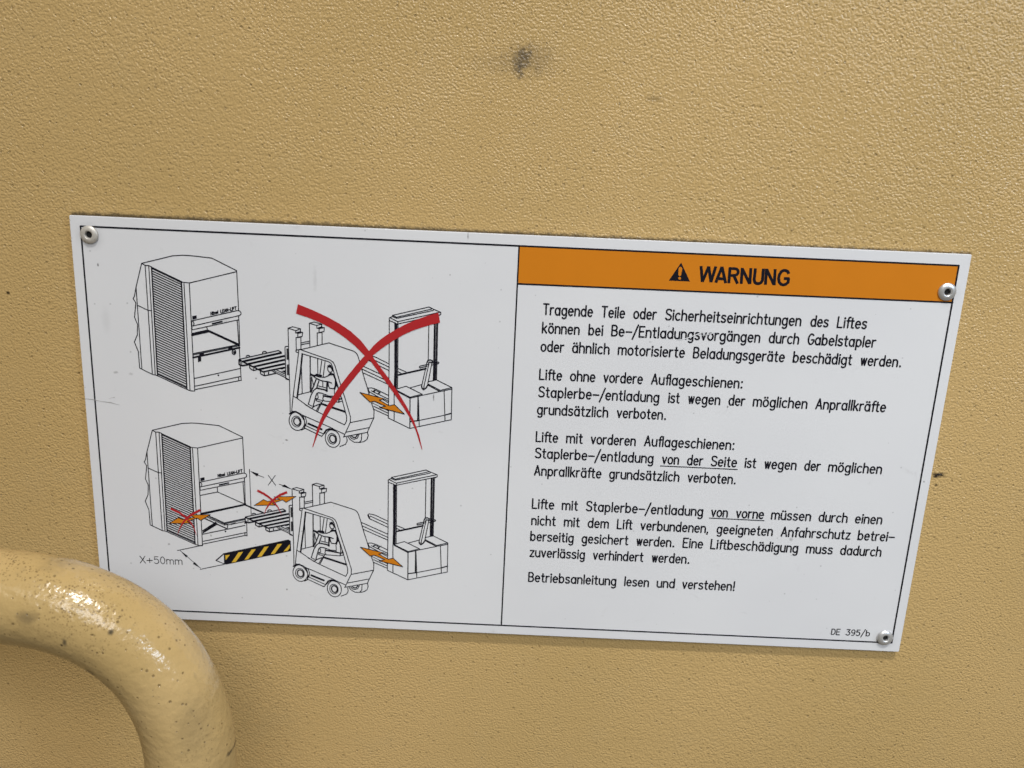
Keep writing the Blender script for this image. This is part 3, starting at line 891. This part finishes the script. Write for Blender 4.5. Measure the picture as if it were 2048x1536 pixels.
def stacker(shift):
    a = Tile(720, 920, 10.24, shift)
    b = Tile(720, 1030, 10.24, shift)
    k = Ink(10)
    L = lambda *p, w=T: k.line(a(*p), w)
    B = lambda *p, w=T: k.line(b(*p), w)
    L((640, 355), (1355, 202), (1432, 240), (1580, 300), (1583, 340), (1545, 360)); L((645, 358), (650, 380), (720, 412), (1435, 266), (1440, 242)); L((662, 362), (722, 390), (1400, 240)); L((722, 390), (722, 412))
    L((580, 402), (645, 375)); L((590, 397), (745, 472), (1565, 300)); L((745, 472), (745, 515), (1575, 345)); L((582, 450), (740, 518))
    k.line(a((580, 402), (575, 1400)) + b((562, 1130)), T)
    k.line(a((690, 492), (690, 1400)) + b((680, 600)), .6); k.line(b((675, 600), (675, 1185)), T)
    k.line(a((752, 515), (745, 1400)) + b((740, 575)), T); k.line(a((728, 520), (722, 1400)) + b((715, 590)), .55); k.line(a((708, 510), (702, 1400)) + b((696, 595)), .38)
    for x, y in ((733, 625), (729, 920), (726, 1215), (722, 1500), (1475, 468), (1468, 768), (1460, 1060), (1450, 1355)):
        k.disc(a((x, y))[0], .36, 8)
    L((1352, 402), (1338, 1185))
    k.line(a((1462, 375), (1450, 1100)) + b((1440, 432)), .6); k.line(a((1480, 370), (1468, 1100)) + b((1460, 432)), .35)
    k.line(a((1505, 368), (1490, 1100)) + b((1478, 430)), .55); k.line(a((1527, 362), (1512, 1100)) + b((1500, 428)), T)
    # forks
    L((572, 1252), (330, 1135), (270, 1115), (180, 1100), (162, 1120), (166, 1150), (190, 1196), (572, 1376)); L((572, 1312), (212, 1146), (192, 1185)); L((168, 1110), (192, 1190), w=.5)
    B((20, 145), (570, 390)); B((45, 220), (570, 455)); B((78, 295), (570, 512))
    B((158, 575), (230, 570), (330, 600), (570, 715)); B((162, 580), (186, 640), (184, 690), w=.55); B((195, 645), (560, 845)); B((230, 625), (570, 782))
    k.poly(b((245, 640), (290, 605), (320, 612), (285, 652))); k.poly(b((345, 680), (385, 648), (415, 658), (375, 690))); B((300, 612), (400, 655)); B((280, 650), (370, 688))
    B((250, 850), (570, 1000), w=.35); B((278, 912), (562, 1042)); B((285, 970), (560, 1090)); B((500, 785), (570, 818))
    L((752, 1460), (1290, 1345), w=.85); L((752, 1340), (905, 1402)); L((755, 1400), (825, 1435))
    # tiller
    B((1312, 110), (1210, 545)); B((1345, 155), (1255, 545)); B((1412, 100), (1325, 530)); B((1312, 110), (1330, 66), (1378, 54), (1422, 75), (1412, 105), (1352, 96), (1345, 150), w=.6)
    B((1210, 545), (1218, 578), (1245, 606), (1272, 592), (1300, 570), (1325, 530), w=.65); B((1255, 545), (1250, 605), w=.5)
    B((1325, 140), (1185, 168), (1166, 183), (1178, 203), (1315, 172), w=.5); B((1422, 112), (1532, 95), (1548, 108), (1535, 125), (1418, 150), w=.5)
    # chassis
    B((695, 600), (910, 542), (1220, 690), (985, 745), (700, 602)); B((985, 745), (985, 765)); B((985, 763), (1225, 710), (1220, 690)); B((700, 618), (982, 765), w=.5)
    B((985, 572), (1210, 512)); B((1345, 458), (1500, 425), (1800, 570), (1570, 620), (1345, 505)); B((1560, 642), (1800, 597), (1800, 570)); B((1328, 518), (1562, 640), w=.5); B((1225, 710), (1570, 640))
    B((985, 765), (980, 1325), w=.5); B((562, 1130), (980, 1325), (1788, 1165), (1800, 580))
    B((1142, 735), (1135, 1180), w=.65); B((1150, 800), (1165, 1288)); B((985, 1200), (1165, 1176), w=.6); B((1165, 1176), (1662, 1080)); B((1662, 1080), (1790, 1045), w=.6); B((1648, 630), (1666, 1188))
    k.done("pallet_stacker_drawing", M_BLACK, sign, ('upper' if shift[1] else 'lower') + ' line drawing of a walk-behind pallet stacker')


UP = (0.0, 78.85)
for sh in (UP, (0.0, 0.0)):
    pallet(sh)
    forklift(sh)
    stacker(sh)


def double_arrow(pts, t, ow, label):
    k = Ink(16)
    k.poly(t(*pts))
    o = k.done("double_arrow", M_ORANGE, sign, label)
    k = Ink(17)
    k.line(t(*pts), ow, closed=True)
    k.done("arrow_outline", M_BLACK, o)


big_arrow = ((8, 655), (490, 775), (385, 797), (580, 903), (680, 882), (876, 1058), (395, 935), (510, 912), (290, 818), (205, 835))
double_arrow(big_arrow, Tile(720, 1030, 10.24, UP), .40, 'large orange double arrow under the big red cross')
double_arrow(big_arrow, Tile(720, 1030, 10.24), .40, 'large orange double arrow between lower forklift and stacker')
small_arrow = ((312, 707), (430, 632), (482, 656), (640, 628), (565, 597), (845, 593), (720, 667), (672, 637), (545, 680), (588, 703))
double_arrow(small_arrow, Tile(460, 900, 6.4), .33, 'small orange double arrow above lower pallet')
dx = [p - q for p, q in zip(Tile(260, 820, 5.12)((395, 1163))[0], Tile(260, 820, 5.12)((1265, 978))[0])]
double_arrow(small_arrow, Tile(460, 900, 6.4, dx), .33, 'small orange double arrow on the lift shutter')

# red crosses
tB, tC, tD = Tile(460, 580, 6.4), Tile(560, 660, 5.389), Tile(720, 580, 8.533)
k = Ink(20)
up1 = tB((870, 180), (1050, 252), (1250, 345), (1400, 428), (1550, 530), (1680, 650), (1780, 778)) + tC((1010, 300), (1080, 395), (1180, 530), (1280, 680), (1370, 830), (1440, 965), (1500, 1130), (1535, 1285))
lo1 = tB((845, 300), (1000, 350), (1150, 412), (1300, 492), (1450, 592), (1600, 712), (1725, 840)) + tC((975, 330), (1050, 435), (1150, 572), (1245, 705), (1325, 825), (1395, 935), (1460, 1070), (1528, 1285))
for i in range(len(up1) - 1):
    k.poly([lo1[i], lo1[i + 1], up1[i + 1], up1[i]], y=-20e-5)
up2 = tD((1340, 385), (1150, 438), (950, 508), (780, 583), (620, 668), (480, 750), (340, 850), (230, 950), (150, 1045)) + tC((905, 285), (828, 372), (738, 482), (640, 610), (560, 732), (488, 852), (438, 962), (400, 1070), (350, 1260))
lo2 = tD((1368, 555), (1210, 592), (1050, 640), (900, 692), (755, 757), (605, 840), (455, 938), (330, 1030), (215, 1118)) + tC((985, 295), (922, 370), (822, 490), (725, 612), (640, 732), (548, 852), (482, 960), (428, 1070), (357, 1260))
for i in range(len(up2) - 1):
    k.poly([lo2[i], lo2[i + 1], up2[i + 1], up2[i]], y=-21e-5)
k.done("red_cross", M_RED, sign, 'large red cross struck over upper forklift and stacker')


def small_cross(s1, w1, s2, w2, t, label):
    k = Ink(22)
    k.line(t(*s1), w1, cap=False)
    k.level = 23
    k.line(t(*s2), w2, cap=False)
    k.done("red_cross", M_RED, sign, label)


small_cross(((1290, 183), (1400, 238), (1482, 292), (1548, 346), (1605, 412), (1662, 490), (1722, 608)), [1.15, 1.15, 1.05, .95, .75, .55, .12],
            ((1820, 213), (1705, 258), (1625, 310), (1560, 362), (1500, 432), (1450, 505), (1413, 605)), [1.2, 1.15, 1.1, 1.0, .75, .5, .12], V, 'small red cross above lower pallet')
tE = Tile(260, 820, 5.12)
small_cross(((418, 1008), (510, 1050), (572, 1097), (618, 1145), (652, 1195), (684, 1285)), [1.15, 1.1, .95, .75, .5, .1],
            ((722, 1022), (640, 1062), (580, 1107), (540, 1158), (512, 1208), (488, 1270)), [1.2, 1.15, 1.0, .75, .5, .1], tE, 'small red cross on the lift shutter')

# barrier
tG = Tile(420, 1060, 11.378)
k = Ink(12)
k.poly(tG((318, 525), (1785, 214), (1838, 245), (1846, 476), (375, 782), (322, 774)))
bar = k.done("barrier_drawing", M_BLACK, sign, 'black and yellow striped barrier bar drawing')
k = Ink(13)
k.line(tG((320, 535), (140, 690)), .55); k.line(tG((140, 690), (325, 768)), .40)
k.done("barrier_nose", M_BLACK, bar)
for st in (((350, 570), (457, 560), (360, 680)), ((650, 505), (757, 492), (590, 725), (494, 736)), ((950, 440), (1047, 430), (872, 662), (784, 673)),
           ((1240, 378), (1337, 370), (1172, 602), (1080, 610)), ((1540, 318), (1642, 308), (1472, 538), (1383, 547)), ((1820, 316), (1816, 402), (1762, 472), (1674, 486))):
    k = Ink(16)
    k.poly(tG(*st))
    k.done("hazard_stripe", M_YELLOW, bar)

# dimensions
tX = Tile(260, 1050, 10.24)
k = Ink(11)
k.line(tX((975, 520), (1490, 412)), .38); k.line(tX((1032, 525), (1445, 880)), .28)
k.poly(tX((1030, 522), (1188, 632), (1150, 662))); k.poly(tX((1452, 885), (1325, 758), (1288, 792)))
k.line(tX((1438, 905)) + tG((0, 846), (330, 778)), .36)
dm = k.done("dimension_line", M_BLACK, sign, 'lower dimension arrow beside X+50mm')
k = Ink(11)
a, b = tX((205, 780), (1078, 815))
word(k, 'X+50mm', a[0], b[0], a[1] + .15, 3.75, .38, slope=(b[1] - a[1]) / (b[0] - a[0]))
k.done("dimension_lettering", M_GREY, dm)
tF = Tile(460, 900, 6.4)
k = Ink(11)
k.line(tF((250, 245), (272, 830)), .34)
k.poly(tF((256, 266), (368, 303), (348, 338))); k.line(tF((355, 320), (434, 348)), .30)
k.poly(tF((795, 503), (698, 440), (664, 464))); k.line(tF((632, 437), (690, 455)), .30)
dm = k.done("dimension_line", M_BLACK, sign, 'upper dimension arrows either side of X')
k = Ink(11)
k.line(tF((492, 325), (585, 450)), .36); k.line(tF((580, 325), (490, 448)), .36)
k.done("dimension_lettering", M_GREY, dm)


# ------------------------------------------------------------------ rivets
def rivet(px, py, rad, mat, label, hole=1.0, tilt=(0, 0)):
    p = at(px, py, -0.0005)
    prof = [(1.0, 0.0), (1.0, .10), (.95, .17), (.80, .25), (.62, .30), (.48, .31), (.42, .29), (.39 * hole, .22), (.37 * hole, .10), (.36 * hole, -.45)]
    bm = bmesh.new()
    n = 48
    rings = []
    for r, hh in prof:
        rings.append([bm.verts.new((r * rad * math.cos(2 * math.pi * i / n), -hh * rad, r * rad * math.sin(2 * math.pi * i / n))) for i in range(n)])
    for a_, b_r in zip(rings, rings[1:]):
        for i in range(n):
            bm.faces.new([a_[i], a_[(i + 1) % n], b_r[(i + 1) % n], b_r[i]])
    bmesh.ops.recalc_face_normals(bm, faces=bm.faces)
    o = link("rivet", bm, mat, sign, smooth=True)
    o.location = (p.x, -0.00026, p.z)
    o.rotation_euler = (tilt[0], 0, tilt[1])
    o['label'] = label
    bm = bmesh.new()
    vs = [bm.verts.new((.36 * hole * rad * math.cos(2 * math.pi * i / 24), 0.035 * rad, .36 * hole * rad * math.sin(2 * math.pi * i / 24))) for i in range(24)]
    bm.faces.new(vs)
    c2 = link("rivet_pin", bm, M_HOLE, o)
    return o


rivet(178.3, 469.3, 0.0040, M_ALU_DULL, 'dull rivet in the upper left corner', 1.0)
rivet(1894.4, 583.6, 0.0040, M_ALU, 'shiny rivet beside the orange header', .95, (R(2), R(-2)))
rivet(1770.3, 1275.6, 0.0039, M_ALU, 'shiny rivet in the lower right corner', .95, (R(-3), R(2)))

# ------------------------------------------------------------------ grab handle
HY = -0.090
cl = [(0, 1191), (55, 1197), (112, 1208), (168, 1226), (222, 1252), (272, 1288), (314, 1330), (346, 1380), (368, 1432), (380, 1484), (384, 1536)]
path = [at(x, y, HY) for x, y in cl]
# straight run to the left, mirrored bend and leg, both legs turning into the panel
d0 = (path[0] - path[1]).normalized()
left = [path[0] + d0 * s for s in (0.02, 0.06, 0.11)]
mir = left[-1].x - 0.01
right_leg = path[-1]
down = (path[-1] - path[-2]).normalized()


def leg(p, d):
    out = [p + d * s for s in (0.02, 0.06, 0.10)]
    c = out[-1]
    rb = 0.05
    for a in range(1, 7):
        t = R(15 * a)
        out.append(c + d * (rb * math.sin(t)) + Vector((0, 1, 0)) * (rb * (1 - math.cos(t))))
    out.append(Vector((out[-1].x, WY + 0.004, out[-1].z)))
    return out


mirror = [Vector((2 * mir - p.x, p.y, p.z)) for p in path]
full = leg(mirror[-1], Vector((-down.x, down.y, down.z)))[::-1] + mirror[::-1] + left[::-1] + path + leg(right_leg, down)
# order: left leg end ... left bend ... top bar ... right bend ... right leg end
# smooth resample (Catmull-Rom)
fine = []
for i in range(len(full) - 1):
    p0, p1, p2, p3 = full[max(i - 1, 0)], full[i], full[i + 1], full[min(i + 2, len(full) - 1)]
    for s in range(5):
        t = s / 5
        fine.append(0.5 * ((2 * p1) + (p2 - p0) * t + (2 * p0 - 5 * p1 + 4 * p2 - p3) * t * t + (3 * p1 - p0 - 3 * p2 + p3) * t ** 3))
fine.append(full[-1])
for it in range(3):
    fine = [fine[0]] + [(fine[i - 1] + fine[i] * 2 + fine[i + 1]) / 4 for i in range(1, len(fine) - 1)] + [fine[-1]]
bm = bmesh.new()
HR = 0.0178
nseg = 48
prev = None
up = Vector((0, -1, 0))
for i, p in enumerate(fine):
    tng = (fine[min(i + 1, len(fine) - 1)] - fine[max(i - 1, 0)]).normalized()
    up = (up - tng * up.dot(tng))
    if up.length < 1e-4:
        up = tng.orthogonal()
    up.normalize()
    side = tng.cross(up)
    ring = [bm.verts.new(p + (up * math.cos(2 * math.pi * j / nseg) + side * math.sin(2 * math.pi * j / nseg)) * HR) for j in range(nseg)]
    if prev:
        for j in range(nseg):
            bm.faces.new([prev[j], prev[(j + 1) % nseg], ring[(j + 1) % nseg], ring[j]])
    prev = ring
bmesh.ops.recalc_face_normals(bm, faces=bm.faces)
handle = link("grab_handle", bm, M_HANDLE, smooth=True)
tag(handle, 'thick bent beige tube handle speckled with dirt in front of the sign corner', 'handle')
